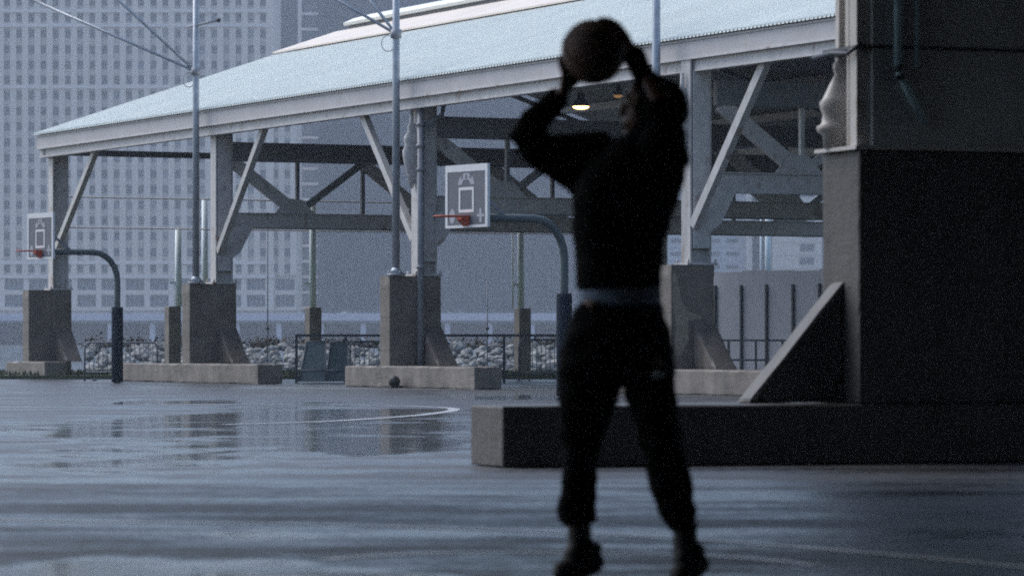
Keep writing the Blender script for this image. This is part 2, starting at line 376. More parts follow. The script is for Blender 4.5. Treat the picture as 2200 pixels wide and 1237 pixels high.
# eave channel and its beams
MB().fbox(S, GAB - .3, END, .44, .50, ZE + .02, ZE + .315).build('fascia', M['fascia'], shed)
MB().fbox(S, GAB - .3, END, .41, .62, ZE - .012, ZE + .018).build('fascia_flange', M['grey_steel'], shed)
MB().fbox(S, GAB - .3, END, .42, .60, ZE + .318, ZE + .36).build('fascia_lip', M['fascia'], shed)
MB().fbox(S, GAB - .3, END, .52, .68, ZE - .20, ZE + .25).build('eave_beam', M['grey_steel'], shed)
MB().fbox(S, GAB - .3, END, .50, .695, ZE - .23, ZE - .202).build('eave_beam_flange', M['white_steel'], shed)
MB().fbox(S, GAB - .3, END, QE - .5, QE - .3, ZE - .4, ZE + .2).build('eave_beam', M['dark_steel'], shed)
for q in (10.6, 12.4, 14.2, 16.0, 17.8):
    MB().fbox(S, GAB, END, q - .06, q + .06, zr(q) - .30, zr(q) - .105).build('purlin', M['dark_steel'], shed)
for q in (1.6, 3.4, 5.2, 7.0):
    MB().fbox(S, GAB, END, q - .06, q + .06, zr(q) - .30, zr(q) - .105).build('purlin', M['dark_steel'], shed)
# columns (H sections), knee braces, trusses
def column(sc, z0, q0=.70, cast=True):
    c = MB()
    a0, a1, b0, b1 = sc - .43, sc - .09, q0, q0 + .44
    c.fbox(S, a0, a1, b0, b0 + .035, z0, ZE + .1)
    c.fbox(S, a0, a1, b1 - .035, b1, z0, ZE + .1)
    c.fbox(S, sc - .275, sc - .245, b0 + .035, b1 - .035, z0, ZE + .1)
    o = c.build('column', M['white_steel'], shed)
    f = MB().fbox(S, a0 - .08, a1 + .08, b0 - .1, b1 + .1, z0 - .005, z0 + .035)
    for da in (a0 - .04, a1 + .04):
        for db in (b0 - .06, b1 + .06): f.tube([S(da, db, z0 + .03), S(da, db, z0 + .10)], .022, 6)
    f.build('base_plate', M['grey_steel'], o)
    if sc < GAB + 1: return o
    gp = MB()   # gusset plate where the brace and truss meet
    gp.prism([S(sc - .085, q0 + .35, 2.9), S(sc - .085, q0 + .62, 3.1), S(sc - .085, q0 + .95, 3.71), S(sc - .085, q0 + .35, 3.71)], U * .025)
    gp.build('gusset_plate', M['grey_steel'], o)
    st = MB().fbox(S, sc - .085, sc - .06, q0 + .05, q0 + .39, z0 + .3, ZE - .2)
    st.build('cover_plate', M['grey_steel'], o)
    return o
ZP = 2.356
for sc in (GAB + .3, SL, SM_, SR, 24.6): column(sc, ZP, .44 if sc == SR else .70)
for sc in (GAB + .3, SL, SM_, SR): column(sc, 0, QE - 1.0)
def brace(a, b, wd=.17):
    MB().bar(a, b, .14, wd).build('knee_brace', M['white_steel'], shed)
brace(S(SL - .05, .78, 3.12), S(s_at(572, .74), .74, 6.02))
brace(S(SM_ - .45, .78, 3.14), S(s_at(777, .74), .74, 6.02))
brace(S(SR - .05, .50, 3.06), S(s_at(1652, .74), .74, 6.02))
brace(S(24.6 - .45, .78, 3.1), S(24.6 - 3.4, .74, 6.02))
brace(S(GAB - .1, .78, 3.1), S(GAB + 3.6, .74, 6.02))
def truss(sc, m1, m2):
    t = MB().fbox(S, sc - .30, sc - .18, 1.05, QE - 1.0, 3.70, 4.03).build('truss', m1, shed)
    MB().fbox(S, sc - .36, sc - .12, 1.05, QE - 1.0, 3.672, 3.697).build('chord_flange', m2, t)
    MB().fbox(S, sc - .36, sc - .12, 1.05, QE - 1.0, 4.033, 4.055).build('chord_flange', m1, t)
    MB().fbox(S, sc - .32, sc - .16, 1.05, QE - 1.0, 5.28, 5.74).build('top_chord', M['dark_steel'], t)
    q = 1.15; i = 0; st = 1.72
    while q + st < QE - 1.0:
        z0, z1 = (5.30, 4.06) if i % 2 == 0 else (4.06, 5.30)
        MB().bar(S(sc - .24, q, z0), S(sc - .24, q + st, z1), .10, .30 if i % 2 == 0 else .16).build('diagonal', m1 if i % 2 == 0 else m2, t)
        MB().bar(S(sc - .24, q + st, 4.05), S(sc - .24, q + st, 5.29), .09, .085, N).build('vertical', m2, t)
        if i % 2 == 0:
            MB().prism([S(sc - .175, q + st - .62, 4.05), S(sc - .175, q + st + .42, 4.05), S(sc - .175, q + st + .12, 4.38), S(sc - .175, q + st - .30, 4.42)], U * .02).build('gusset_plate', m1, t)
        q += st; i += 1
truss(SL, M['grey_steel'], M['dark_steel']); truss(SM_, M['grey_steel'], M['dark_steel']); truss(SR, M['grey_steel'], M['grey_steel']); truss(24.6, M['grey_steel'], M['grey_steel'])
# gable end: tie beam, rusty rods, rafters
MB().fbox(S, GAB + .0, GAB + .12, .5, QE - .6, 5.93, 6.09).build('gable_tie', M['dark_steel'], shed)
for z in (4.83, 4.02): MB().tube([S(GAB + .06, 1.1, z), S(GAB + .06, QE - 1, z)], .018, 6).build('tie_rod', M['fascia'], shed)
for sc in (GAB + .1, SL, SM_, SR, 24.6):
    slope_slab(.5, QR, -.42, -.305, sc - .12, sc + .0).build('rafter', M['dark_steel'], shed)
    slope_slab(QR, QE - .5, -.42, -.305, sc - .12, sc + .0).build('rafter', M['dark_steel'], shed)

# ------------------------------------------------------------------ concrete plinths below the shed columns
def plinth(sc, lab, w0, w1, patch=False, dq=1.2):
    t = thing('concrete_plinth', S(sc, 0, 0), lab, 'plinth', 'concrete plinths under the white shed')
    p = MB().fbox(S, sc - .52, sc, 0, dq, 0, ZP - .006).build('pier', M['concrete'], t, bevel=.02)
    # raking buttress on the right hand face
    b = MB().prism([S(sc + .002, dq - .46, .45), S(sc + .86, dq - .46, .45), S(sc + .002, dq - .46, 1.30)], N * .46).build('buttress', M['concrete'], t, bevel=.012)
    MB().fbox(S, sc + w0, sc - .40, -.10, .50, 0, .445).build('base_block', M['concrete2'], t, bevel=.02)
    MB().fbox(S, sc - .385, sc + w1, -.12, .50, 0, .455).build('base_block', M['concrete2'], t, bevel=.02)
    for dz in (.8, 1.5, 2.1): MB().fbox(S, sc - .47, sc - .03, -.006, .0, dz - .012, dz + .012).build('form_joint', M['concrete'], t)
    for ch in list(t.children):
        if ch.name.split('.')[0] in ('pier', 'base_block', 'buttress'): roughen(ch, 12, .006, .035, 3)
    if patch:
        m_ = MB(); pl = [(.03, 2.25), (.12, 2.12), (.20, 1.75), (.30, 1.52), (.62, 1.42), (.62, 1.36), (.34, 1.36), (.36, 1.0), (.22, .72), (.05, .70), (.10, 1.2), (.02, 1.7)]
        m_.prism([S(sc + .0005, q, z) for q, z in pl], U * .004); m_.build('paint_patch', M['patch'], t)
    return t
plinth(SL, 'left concrete plinth with a low base wall running towards the blue pad at the edge', -4.6, 4.55)
plinth(SM_, 'middle concrete plinth behind the drain pipe and left of the basketball hoop', -2.13, 4.4)
plinth(SR, 'concrete plinth with a pale paint patch just right of the player', -2.1, 4.5, True, .90)
plinth(GAB + .3, 'farthest left concrete plinth under the end column of the shed', -1.6, 1.6)

# drain pipe down the middle column
dp = thing('drain_pipe', S(.16, .62, 0), 'grey round drain pipe running down in front of the middle plinth', 'pipe')
MB().tube([S(.14, .66, .46), S(.14, .66, 6.0)], .075, 14).build('pipe', M['pipe'], dp)
for z in (2.5, 4.55, 5.05, 5.5): MB().tube([S(.14, .66, z), S(.14, .66, z + .07)], .10, 14).build('collar', M['pipe'], dp)
MB().tube([S(.14, .66, 5.3), S(.14, .8, 5.5), S(.14, 1.15, 5.75), S(.14, 1.2, 6.0)], .05, 8).build('branch_pipe', M['pipe'], dp)

# small clutter at the wall foot
bl = thing('bundle', S(1.0, -.3, 0), 'small dark round bundle lying against the middle base wall', 'bundle')
MB().ball(S(.95, -.32, .13), (.125, .12, .13), 14, 8).build('bundle_body', M['seam'], bl)
MB().fbox(S, .82, 1.12, -.46, -.2, .003, .05).build('bundle_flap', M['seam'], bl)

# ornate cast brackets
def lathe_half(prof, fr, sc, q, name, m, parent):
    rs = [[fr(sc + r_ * math.cos(t) * .6, q + r_ * math.sin(t), z) for t in [2 * math.pi * i / 16 for i in range(16)]] for r_, z in prof]
    return MB().rings(rs).build(name, m, parent)
for sc, nm in ((SM_, 'a'), (SL, 'b'), (SR, 'c')):
    if sc == SL: continue
    lathe_half([(.03, 4.2), (.08, 4.36), (.15, 4.62), (.20, 4.85), (.21, 5.0), (.15, 5.12), (.18, 5.2), (.17, 5.3), (.09, 5.4), (.10, 5.5), (.05, 5.6), (.04, 5.85)], S, sc - .26, .37 if sc == SR else .63, 'insulated_bracket', M['white_steel'], shed)

# ------------------------------------------------------------------ tall lamp masts on the plinths
def mast(px, sc, q, z0, col_z, e1, e2, lab, short=None, side=None):
    b = S(sc, q, z0); t = thing('lamp_mast', b, lab, 'lamp mast', 'tall steel masts along the front of the shed')
    top = 10.2
    MB().tube([b, b + V((0, 0, top - z0))], [.085, .072], 16).build('pole', M['galv'], t)
    pl = MB().tube([b + V((0, 0, .003)), b + V((0, 0, .035))], .20, 12)
    pl.tube([b + V((0, 0, .035)), b + V((0, 0, .16))], [.15, .09], 12)
    for i in range(4):
        a = i * math.pi / 2 + .5; d = V((math.cos(a) * .165, math.sin(a) * .165, 0)); pl.tube([b + d + V((0, 0, .03)), b + d + V((0, 0, .09))], .02, 6)
    pl.build('base_plate', M['galv'], t)
    c = b + V((0, 0, col_z - z0))
    MB().tube([c - V((0, 0, .09)), c + V((0, 0, .09))], .115, 14).build('collar', M['pipe'], t)
    for e in (e1, e2):
        d = e - c; st_ = MB().tube([c, c + d], .033, 8).build('strut', M['galv'], t)
        h = MB(); h.box(e.x - .35, e.x + .35, e.y - .25, e.y + .25, e.z - .12, e.z + .12); h.build('floodlight', M['pipe'], st_, bevel=.03)
    if short:
        a0, a1 = short; MB().tube([a0, a1], .03, 8).build('cross_arm', M['pipe'], t); MB().ball(a1, .055, 10, 6).build('arm_cap', M['seam'], t)
    lp = MB(); pts = [c + V((-.02, 0, -.05))] + [c + V((-.17 + .14 * math.cos(a), 0, -.2 + .17 * math.sin(a))) for a in [R_(70 + 24 * i) for i in range(14)]]
    lp.tube(pts, .009, 6); lp.build('cable_loop', M['pipe'], t)
    return t
zL, zM = S(SL - .15, .2, 0).y, S(SM_ - .2, .15, 0).y
def ext(p, q, k): return p + (q - p) * k
cL, cM = P(420, 155, zL), P(846, 75, zM)
mast(420, s_at(421, .18), .18, ZP, P(420, 155, zL).z, ext(cL, P(250, 80, zL + 1), 2.3), ext(cL, P(250, -2, zL + 1), 2.3),
     'steel lamp mast with a short cross arm standing on the left plinth', (P(405, 59, zL), P(470, 44, zL - .6)))
mast(851, s_at(851, .15), .15, ZP, cM.z, ext(cM, P(720, 0, zM + 1), 2.2), ext(cM, P(790, 0, zM + 1), 2.6),
     'steel lamp mast standing on the middle plinth, its struts meeting near the roof ridge')
zR = S(11.4, .1, 0).y; cR = P(1410, -40, zR)
mast(1410, s_at(1410, .1), .1, 0.0, cR.z, ext(cR, P(1290, -115, zR + 1), 2), ext(cR, P(1350, -115, zR + 1), 2),
     'steel lamp mast rising behind the head of the player')

# ------------------------------------------------------------------ lamps in the shed
for px, py, Y, mm, wd, lab in ((1248, 229, 84, 'lamp', .19, 'bright warm lamp hanging under the shed roof beside the raised elbow'), (1328, 205, 93, 'lamp_dim', .12, 'faint small lamp under the shed roof just left of the hood')):
    c = P(px, py, Y); t = thing('shed_lamp', c, lab, 'lamp', 'lamps hanging in the shed')
    MB().rings([[c + V((wd * k * math.cos(a), wd * k * math.sin(a), z)) for a in [2 * math.pi * i / 20 for i in range(20)]] for k, z in ((.35, .30), (.5, .18), (1.0, .03), (1.05, .0))]).build('lamp_shade', M['dark_steel'], t)
    MB().ball(c + V((0, 0, -.01)), (wd * .93, wd * .93, .055), 20, 8).build('lamp_lens', M[mm], t)
    MB().tube([c + V((0, 0, .28)), c + V((0, 0, 1.2))], .015, 6).build('hanger', M['dark_steel'], t)

# ------------------------------------------------------------------ basketball hoops
def hoop():
    base = G(1212, 853); base.z = 0
    t = thing('basketball_hoop', base, 'basketball hoop with a grey white-edged backboard and orange rim, beyond the raised elbow', 'basketball hoop', 'basketball hoops on gooseneck posts')
    a = R_(34); bd = V((math.sin(a), -math.cos(a), 0)); nd = V((-math.cos(a), -math.sin(a), 0))     # along the board (right, nearer); facing
    bc = base + nd * 2.0; zc_ = 2.88 + .515
    pts = [base, base + V((0, 0, 2.0)), base + V((0, 0, 2.38))] + [base + nd * (.62 - .62 * math.cos(x)) + V((0, 0, 2.38 + .66 * math.sin(x))) for x in [R_(15 * i) for i in range(1, 7)]] + [base + nd * 1.78 + V((0, 0, 3.04))]
    MB().tube(pts, .072, 14).build('gooseneck_post', M['hoop_steel'], t)
    pd = MB(); pd.tube([base + V((0, 0, .02)), base + V((0, 0, 1.775))], .135, 20); pd.build('post_pad', M['navy'], t, bevel=.02)
    br = MB().bar(base + nd * 1.2 + V((0, 0, 3.06)), base + nd * 1.86 + V((0, 0, 3.55)), .05, .05); br.bar(base + nd * 1.75 + V((0, 0, 3.04)), base + nd * 1.93 + V((0, 0, 3.04)), .3, .16); br.build('board_bracket', M['pipe'], t)
    def B(x, z, d): return V((bc.x, bc.y, 0)) + bd * x + nd * d + V((0, 0, zc_ + z))
    def plate(x0, x1, z0, z1, d0, d1, mb=None):
        mb = mb or MB(); return mb.hexa([B(x0, z0, d0), B(x1, z0, d0), B(x1, z1, d0), B(x0, z1, d0), B(x0, z0, d1), B(x1, z0, d1), B(x1, z1, d1), B(x0, z1, d1)])
    W, H = .63, .515
    bo = plate(-W, W, -H, H, -.04, 0).build('backboard', M['board'], t)
    e = MB()
    for q in ((-W - .015, W + .015, H - .10, H + .015), (-W - .015, W + .015, -H - .015, -H + .028), (-W - .015, -W + .055, -H + .028, H - .10), (W - .055, W + .015, -H + .028, H - .10)): plate(*q, -.045, .006, e)
    e.build('board_border', M['white'], bo)
    q = MB(); h0, h1, ww = -.275, .15, .23
    for r_ in ((-ww, ww, h1 - .05, h1), (-ww, ww, h0, h0 + .05), (-ww, -ww + .05, h0 + .05, h1 - .05), (ww - .05, ww, h0 + .05, h1 - .05)): plate(*r_, .001, .006, q)
    q.build('target_square', M['white'], bo)
    ar = MB(); k = 18       # arch emblem over the square
    o_ = [(.25 * math.cos(x), .19 + .20 * math.sin(x)) for x in [math.pi * i / k for i in range(k + 1)]]
    i_ = [(.13 * math.cos(x), .19 + .09 * math.sin(x)) for x in [math.pi * (k - i) / k for i in range(k + 1)]]
    ar.prism([B(x, z, .001) for x, z in o_ + i_], nd * .004); ar.build('arch_emblem', M['white_dull'], bo)
    for x in (-.13, 0, .13):
        MB().prism([B(x - .03, .30, .006), B(x + .03, .30, .006), B(x + .015, .37, .006), B(x - .015, .37, .006)], nd * .003).build('arch_mark', M['board'], bo)
    el = MB(); el.prism([B(-.43 + .085 * math.cos(x), -.33 + .125 * math.sin(x), .001) for x in [2 * math.pi * i / 20 for i in range(20)]], nd * .004); el.build('round_emblem', M['white_dull'], bo)
    er = MB(); plate(.40, .47, -.45, -.22, .001, .005, er); plate(.33, .395, -.36, -.31, .001, .005, er); plate(.475, .54, -.36, -.31, .001, .005, er); er.build('cross_emblem', M['white_dull'], bo)
    rc_ = V((bc.x, bc.y, 3.05)) + nd * .375
    MB().tube([rc_ + V((.229 * math.cos(x), .229 * math.sin(x), 0)) for x in [2 * math.pi * i / 36 for i in range(36)]], .012, 8, closed=True).build('rim', M['orange'], t)
    kb = MB(); zz = 3.05 - zc_
    kb.hexa([B(-.10, zz - .16, .008), B(.10, zz - .16, .008), B(.12, zz + .02, .008), B(-.12, zz + .02, .008), B(-.07, zz - .05, .15), B(.07, zz - .05, .15), B(.10, zz + .018, .15), B(-.10, zz + .018, .15)])
    kb.build('rim_bracket', M['orange'], t)
    return t
h1 = hoop()
copy_tree(h1, None, G(252, 823) - G(1212, 853), 'second basketball hoop, only its dark blue post pad showing by the far left wall')

# ------------------------------------------------------------------ dark railing between the plinths, panels, barriers
rl = thing('railing', (P(637, 800, 91).x, 91, 0), 'dark steel railing with a heavy top rail between the left plinth and the hoop', 'railing')
x0, x1 = P(634, 0, 91).x, P(1330, 0, 91).x
MB().box(x0, x1, 90.97, 91.03, 1.085, 1.145).build('top_rail', M['black_steel'], rl)
for px in (637, 743, 905, 1083, 1240): x_ = P(px, 0, 91).x; MB().box(x_ - .032, x_ + .032, 90.972, 91.028, 0, 1.083).build('post', M['black_steel'], rl)
MB().box(x0 + .07, P(740, 0, 91).x, 90.98, 91.02, .035, .15).build('bottom_rail', M['black_steel'], rl)
MB().box(P(1087, 0, 91).x, x1, 90.985, 91.015, .17, .20).build('bottom_rail', M['black_steel'], rl)
for (pa, pb, mm, lab, ln) in ((643, 699, 'mesh_panel', 'paler translucent panel leaning inside the railing, left of the dark one', .16), (700, 747, 'mesh_panel2', 'dark green panel leaning inside the railing next to the post', .10)):
    a, b = P(pa, 0, 90.6).x, P(pb, 0, 90.6).x; t = thing('leaning_panel', (a, 90.6, 0), lab, 'panel', 'panels leaning on the dark railing')
    zb, zt = .04, .97
    def T(x, z, d=0): return V((x + (zt - z) * -.10 * 0 + (z / zt) * ln * (1 if x < (a + b) / 2 else 0), 90.55 + z * .30 + d, z))
    MB().hexa([T(a, zb), T(b, zb), T(b, zb, .02), T(a, zb, .02), T(a, zt), T(b, zt), T(b, zt, .02), T(a, zt, .02)]).build('sheet', M[mm], t)
    f = MB()
    for p_, q_ in ((T(a, zb, -.015), T(a, zt, -.015)), (T(b, zb, -.015), T(b, zt, -.015)), (T(a, zt, -.015), T(b, zt, -.015)), (T(a, .30, -.015), T(b, .30, -.015))): f.tube([p_, q_], .016, 6)
    f.build('frame', M['barrier'], t)
def barrier(pa, pb, Y, zb, zt, lab, n):
    a, b = P(pa, 0, Y).x, P(pb, 0, Y).x; t = thing('crowd_barrier', (a, Y, 0), lab, 'crowd barrier', 'steel crowd barriers beyond the shed')
    r = .13
    pts = [V((a, Y, 0)), V((a, Y, zt - r))] + [V((a + r - r * math.cos(x), Y, zt - r + r * math.sin(x))) for x in [R_(30 * i) for i in (1, 2, 3)]] + [V((b - r + r * math.sin(x), Y, zt - r + r * math.cos(x))) for x in [R_(30 * i) for i in (0, 1, 2)]] + [V((b, Y, zt - r)), V((b, Y, 0))]
    MB().tube(pts, .024, 8).build('frame', M['barrier'], t)
    MB().tube([V((a, Y, zb)), V((b, Y, zb))], .018, 6).build('bottom_rail', M['barrier'], t)
    for i in range(1, n):
        x = a + (b - a) * i / n; MB().tube([V((x, Y, zb)), V((x, Y, zt - .02))], .010, 6).build('bar', M['barrier'], t)
    for x in (a + .25, b - .25): MB().bar((x, Y - .3, .03), (x, Y + .3, .03), .05, .05).build('foot', M['barrier'], t)
barrier(182, 338, 96, .22, .95, 'crowd barrier standing behind the left base wall', 16)
barrier(752, 906, 97, .22, .98, 'crowd barrier half hidden behind the middle plinth', 15)
barrier(1115, 1268, 95, .22, 1.02, 'crowd barrier seen through the railing beside the blue hoop pad', 16)

# ------------------------------------------------------------------ pale posts on small footings
def pale_post(px, pa, pb, ftop, ptop, pbot, Y, lab, two=False):
    x = P(px, 0, Y).x; t = thing('pale_post', (x, Y, 0), lab, 'post', 'pale green posts beyond the shed')
    zf = P(0, ftop, Y).z; zt = P(0, ptop, Y).z
    a = R_(26); fr = lambda s_, q_, z: V((P(pb, 0, Y).x, Y, 0)) + V((math.sin(a), -math.cos(a), 0)) * s_ + V((math.cos(a), math.sin(a), 0)) * (q_ - .32) + V((0, 0, z))
    MB().fbox(fr, -.35, 0, -.02, .34, 0, zf).build('footing', M['concrete2'], t, bevel=.02)
    MB().tube([V((x, Y, zf)), V((x, Y, zt))], [.095, .085], 12).build('pole', M['pale_pole'], t)
    MB().box(x - .22, x - .08, Y - .05, Y + .05, zf + .6, zf + .68).build('bracket', M['pale_pole'], t)
    if two: MB().tube([V((x - .22, Y, zf)), V((x - .22, Y, zt - .4))], .025, 8).build('conduit', M['pale_pole'], t)
    return t
pale_post(383, 366, 388, 658, 490, 0, 105, 'pale post just left of the left plinth')
pale_post(440, 425, 452, 665, 428, 0, 107, 'pale post hidden low behind the left plinth')
pale_post(672, 645, 690, 660, 430, 0, 105, 'pale post above the two leaning panels')
pale_post(1119, 1097, 1140, 662, 430, 0, 105, 'pale post with a thin conduit standing behind the backboard arm', True)
pale_post(1650, 1640, 1668, 640, 430, 0, 118.6 - 1.2, 'pale post rising above the grey hoarding', True)
for px, pt, pb, Y, lab in ((575, 455, 790, 114, 'thin dark pole between the left plinth and the railing'), (1047, 598, 790, 114, 'thin dark pole seen below the backboard')):
    x = P(px, 0, Y).x; t = thing('thin_pole', (x, Y, 0), lab, 'pole', 'thin dark poles at the deck edge')
    MB().tube([V((x, Y, 0)), V((x, Y, P(0, pt, Y).z))], .017, 8).build('pole', M['barrier'], t)
    MB().ball(P(px, 705, Y), .06, 8, 6).build('knob', M['slot'], t)

# ------------------------------------------------------------------ pale hoarding and blue rail at the right
hd = thing('hoarding', P(1540, 800, 111), 'pale grey sheet hoarding with dark slots between its panels, right of the player', 'hoarding')
hd.location.z = 0; ORG[hd.name].z = 0
hd0 = P(1538, 0, 111); hdd = V((.60, -.80, 0)); hdn = V((.80, .60, 0))
def at_px(px):
    k = (px - CX) / F; return (k * hd0.y - hd0.x) / (hdd.x - k * hdd.y)
def HB(a, q, z): return V((hd0.x, hd0.y, 0)) + hdd * a + hdn * q + V((0, 0, z))
xs = [at_px(p) for p in (1420, 1478, 1538, 1594, 1648, 1705, 1762, 1820, 1880)]
zt = P(0, 581, 110).z
for i in range(len(xs) - 1):
    MB().fbox(HB, xs[i] + .004, xs[i + 1] - .004, 0, .06 + .012 * (i % 2), .08, zt - .02 * (i % 3)).build('panel', M['hoard'], hd)
for x_ in xs: MB().fbox(HB, x_ - .035, x_ + .035, -.06, -.004, .05, P(0, 612, 110).z).build('slot_post', M['slot'], hd)
MB().fbox(HB, xs[0], xs[-1], .09, .15, 1.0, 1.1).build('back_rail', M['slot'], hd)
rr = thing('railing', (P(1540, 0, 103).x, 103, 0), 'thin blue-grey railing standing in front of the pale hoarding', 'railing')
xa, xb = P(1440, 0, 103).x, P(1900, 0, 103).x
for z in (P(0, 731, 103).z, P(0, 773, 103).z): MB().box(xa, xb, 102.98, 103.02, z - .025, z + .025).build('rail', M['barrier'], rr)
for px in (1450, 1508, 1566, 1624, 1682, 1740, 1800): x_ = P(px, 0, 103).x; MB().box(x_ - .045 if px % 4 else x_ - .03, x_ + .03, 102.975, 103.025, 0, P(0, 731, 103).z - .028).build('post', M['barrier'], rr)

# ------------------------------------------------------------------ boulders and scrub on the bank past the deck
bk = MB()
ico = bmesh.new(); bmesh.ops.create_icosphere(ico, subdivisions=1, radius=1); iv = [v.co.copy() for v in ico.verts]; iff = [tuple(v.index for v in f.verts) for f in ico.faces]; ico.free()
for i in range(1900):
    x = random.uniform(-14, 4.5); d = random.random(); y = 121 + d * 8; z = -1.5 + d * 2.35; r0 = random.uniform(.09, .24)
    rot = Matrix.Rotation(random.uniform(0, 6), 3, V((random.random(), random.random(), random.random() + .1)).normalized())
    sc3 = (r0 * random.uniform(.8, 1.4), r0 * random.uniform(.8, 1.3), r0 * random.uniform(.6, .95))
    bk.add([rot @ V((v.x * sc3[0], v.y * sc3[1], v.z * sc3[2])) * random.uniform(.88, 1.08) + V((x, y, z)) for v in iv], iff)
bo = bk.build('boulder_bank', M['stone']); tag(bo, kind='stuff')
sc_ = MB()
for i in range(5200):
    cl = math.sin(i // 65 * 12.9898) * 43758.5453 % 1
    x = -14 + 18.5 * cl + random.gauss(0, .3); y = 129.4 + random.uniform(-.5, .5); z = .8 + abs(random.gauss(0, .14)); a = random.uniform(0, 6.28); e = .07
    d1 = V((math.cos(a), math.sin(a), random.uniform(-.6, .6))) * e; d2 = V((-math.sin(a), math.cos(a), random.uniform(-1, 1))) * e * .6; c = V((x, y, z))
    sc_.add([c - d1, c + d2, c + d1, c - d2], [(0, 1, 2, 3)])
tag(sc_.build('scrub', M['scrub']), kind='stuff')

# ------------------------------------------------------------------ far shore: sea wall, viaduct, cars
YV = 750.0
swl = thing('sea_wall', (0, 735, -1.6), 'pale stone sea wall along the far bank of the river', 'sea wall')
x = -115.0; i = 0
while x < 120:
    MB().box(x + .05, x + 3.95, 735, 736 + .1 * (i % 3), -1.6, .70 + .06 * ((i * 7) % 3)).build('wall_block', M['seawall'], swl); x += 4; i += 1
vd = thing('elevated_road', (0, YV, .75), 'elevated riverside road on columns with a pale lavender edge beam', 'elevated road')
MB().box(-140, 140, YV, YV + 14, 5.1, 6.0).build('deck', M['viaduct'], vd)
MB().box(-140, 140, YV - .4, YV - .02, 5.55, 7.0).build('edge_beam', M['lav'], vd)
MB().box(-140, 140, YV - .25, YV - .05, 7.35, 7.5).build('guard_rail', M['viaduct'], vd)
x = -118
while x < 118: MB().box(x, x + .2, YV - .22, YV - .07, 7.0, 7.35).build('rail_post', M['viaduct'], vd); x += 4
x = -136.0
while x < 130: MB().box(x, x + 1.0, YV + .6, YV + 1.8, .75, 5.1).build('column', M['lav'], vd); x += 8.2
MB().box(-140, 140, YV + 13, YV + 13.5, .75, 5.1).build('under_wall', M['viaduct'], vd)
x = -138
while x < 138: MB().box(x, x + 5.2, YV + 12.7, YV + 12.98, 1.0, 3.6).build('wall_panel', M['fin'], vd); x += 6
def car(px, lab, flip):
    x = (px - CX) / F * (YV + 3); y = YV + 3; t = thing('car', (x, y, 6.0), lab, 'car', 'cars on the elevated road'); s_ = -1 if flip else 1
    z0 = 6.32; pr = [(-2.1, .0), (2.1, 0), (2.15, .45), (1.95, .62), (1.0, .72), (.35, 1.18), (-.9, 1.24), (-1.7, .82), (-2.15, .7)]
    c = MB().prism([V((x + s_ * a, y, z0 + b)) for a, b in pr], V((0, 1.75, 0))); c.build('body', M['car_white'], t, bevel=.06)
    MB().prism([V((x + s_ * a, y - .012, z0 + b)) for a, b in ((.9, .72), (.32, 1.12), (-.25, 1.14), (-.25, .72))], V((0, .02, 0))).build('side_window', M['car_glass'], t)
    MB().prism([V((x + s_ * a, y - .012, z0 + b)) for a, b in ((-.33, .72), (-.33, 1.14), (-.88, 1.16), (-1.45, .78))], V((0, .02, 0))).build('side_window', M['car_glass'], t)
    for dx in (-1.3, 1.3): MB().tube([V((x + s_ * dx, y - .03, 6.32)), V((x + s_ * dx, y + .2, 6.32))], .315, 14).build('wheel', M['tyre'], t)
    return t
car(756, 'white car on the elevated road left of the middle plinth', False)
car(974, 'white car on the elevated road right of the middle plinth', True)

# ------------------------------------------------------------------ far buildings
YB = 830.0
def bx(px): return (px - CX) * .1
def bz(py): return CH + (HY - py) * .1
tw = thing('pale_tower', (bx(320), YB, .75), 'pale stone office tower with rows of windows at the far left', 'office tower')
rows = [4, 38, 73, 107, 140, 172, 205, 239, 272, 306, 340, 374, 407, 440, 474, 507, 542, 576]
cols = [277 + 26.2 * i for i in range(-14, 12)]
wcols = [591, 617]
WT = MB().box(bx(-90), bx(588), YB + .5, YB + 26, .75, bz(-70)); WT.box(bx(588), bx(636), YB + 1.2, YB + 24, .75, bz(121))
ww, wh = 1.28, 1.8
SP = MB()
def facade(cs, rs, x0, x1, yf, yb, ztop, zbot):
    ed = [bx(x0)] + sum([[bx(c) - ww / 2, bx(c) + ww / 2] for c in cs], []) + [bx(x1)]
    for i in range(0, len(ed), 2): WT.box(ed[i], ed[i + 1], yf - (.42 if (i // 2) % 2 == 0 else 0), yb, zbot, ztop)      # piers
    zs = [zbot] + sum([[bz(r_) - wh / 2, bz(r_) + wh / 2] for r_ in sorted(rs, reverse=True)], []) + [ztop]
    for i in range(0, len(zs), 2):
        if zs[i + 1] > zs[i] + .05: SP.box(bx(x0) + .01, bx(x1) - .01, yf + .14, yb - .01, zs[i], zs[i + 1])     # spandrels
facade(cols, rows, -90, 588, YB, YB + .49, bz(-70), bz(592)); facade(wcols, [r_ for r_ in rows if r_ > 125], 588.2, 636, YB + .7, YB + 1.19, bz(121), bz(592))
for r_ in (628, 664): WT.box(bx(-90), bx(588), YB + .02, YB + .49, bz(r_ + 5), bz(r_ - 5)); WT.box(bx(588.2), bx(636), YB + .72, YB + 1.19, bz(r_ + 5), bz(r_ - 5))
WT.build('wall', M['tower'], tw)
M['spandrel'] = mat('tower spandrel', (.50, .44, .40), .8, .06, .08)
tag(SP.build('spandrel_bands', M['spandrel'], tw), kind='stuff')
cn = MB()
for y_, xa_, xb_ in ((24, -90, 590), (55, -90, 590), (124, 586, 638), (187, -90, 590), (564, -90, 590), (594, -90, 590)):
    cn.box(bx(xa_), bx(xb_), YB - .5, YB - .005, bz(y_) - .38, bz(y_) + .38)
cn.build('cornice', M['tower2'], tw)
def wmesh(w_, h_, n):
    a = MB().box(-w_ / 2, w_ / 2, 0, .08, -h_ / 2, h_ / 2); me = a.mesh('window'); me.materials.append(M[n]); return me
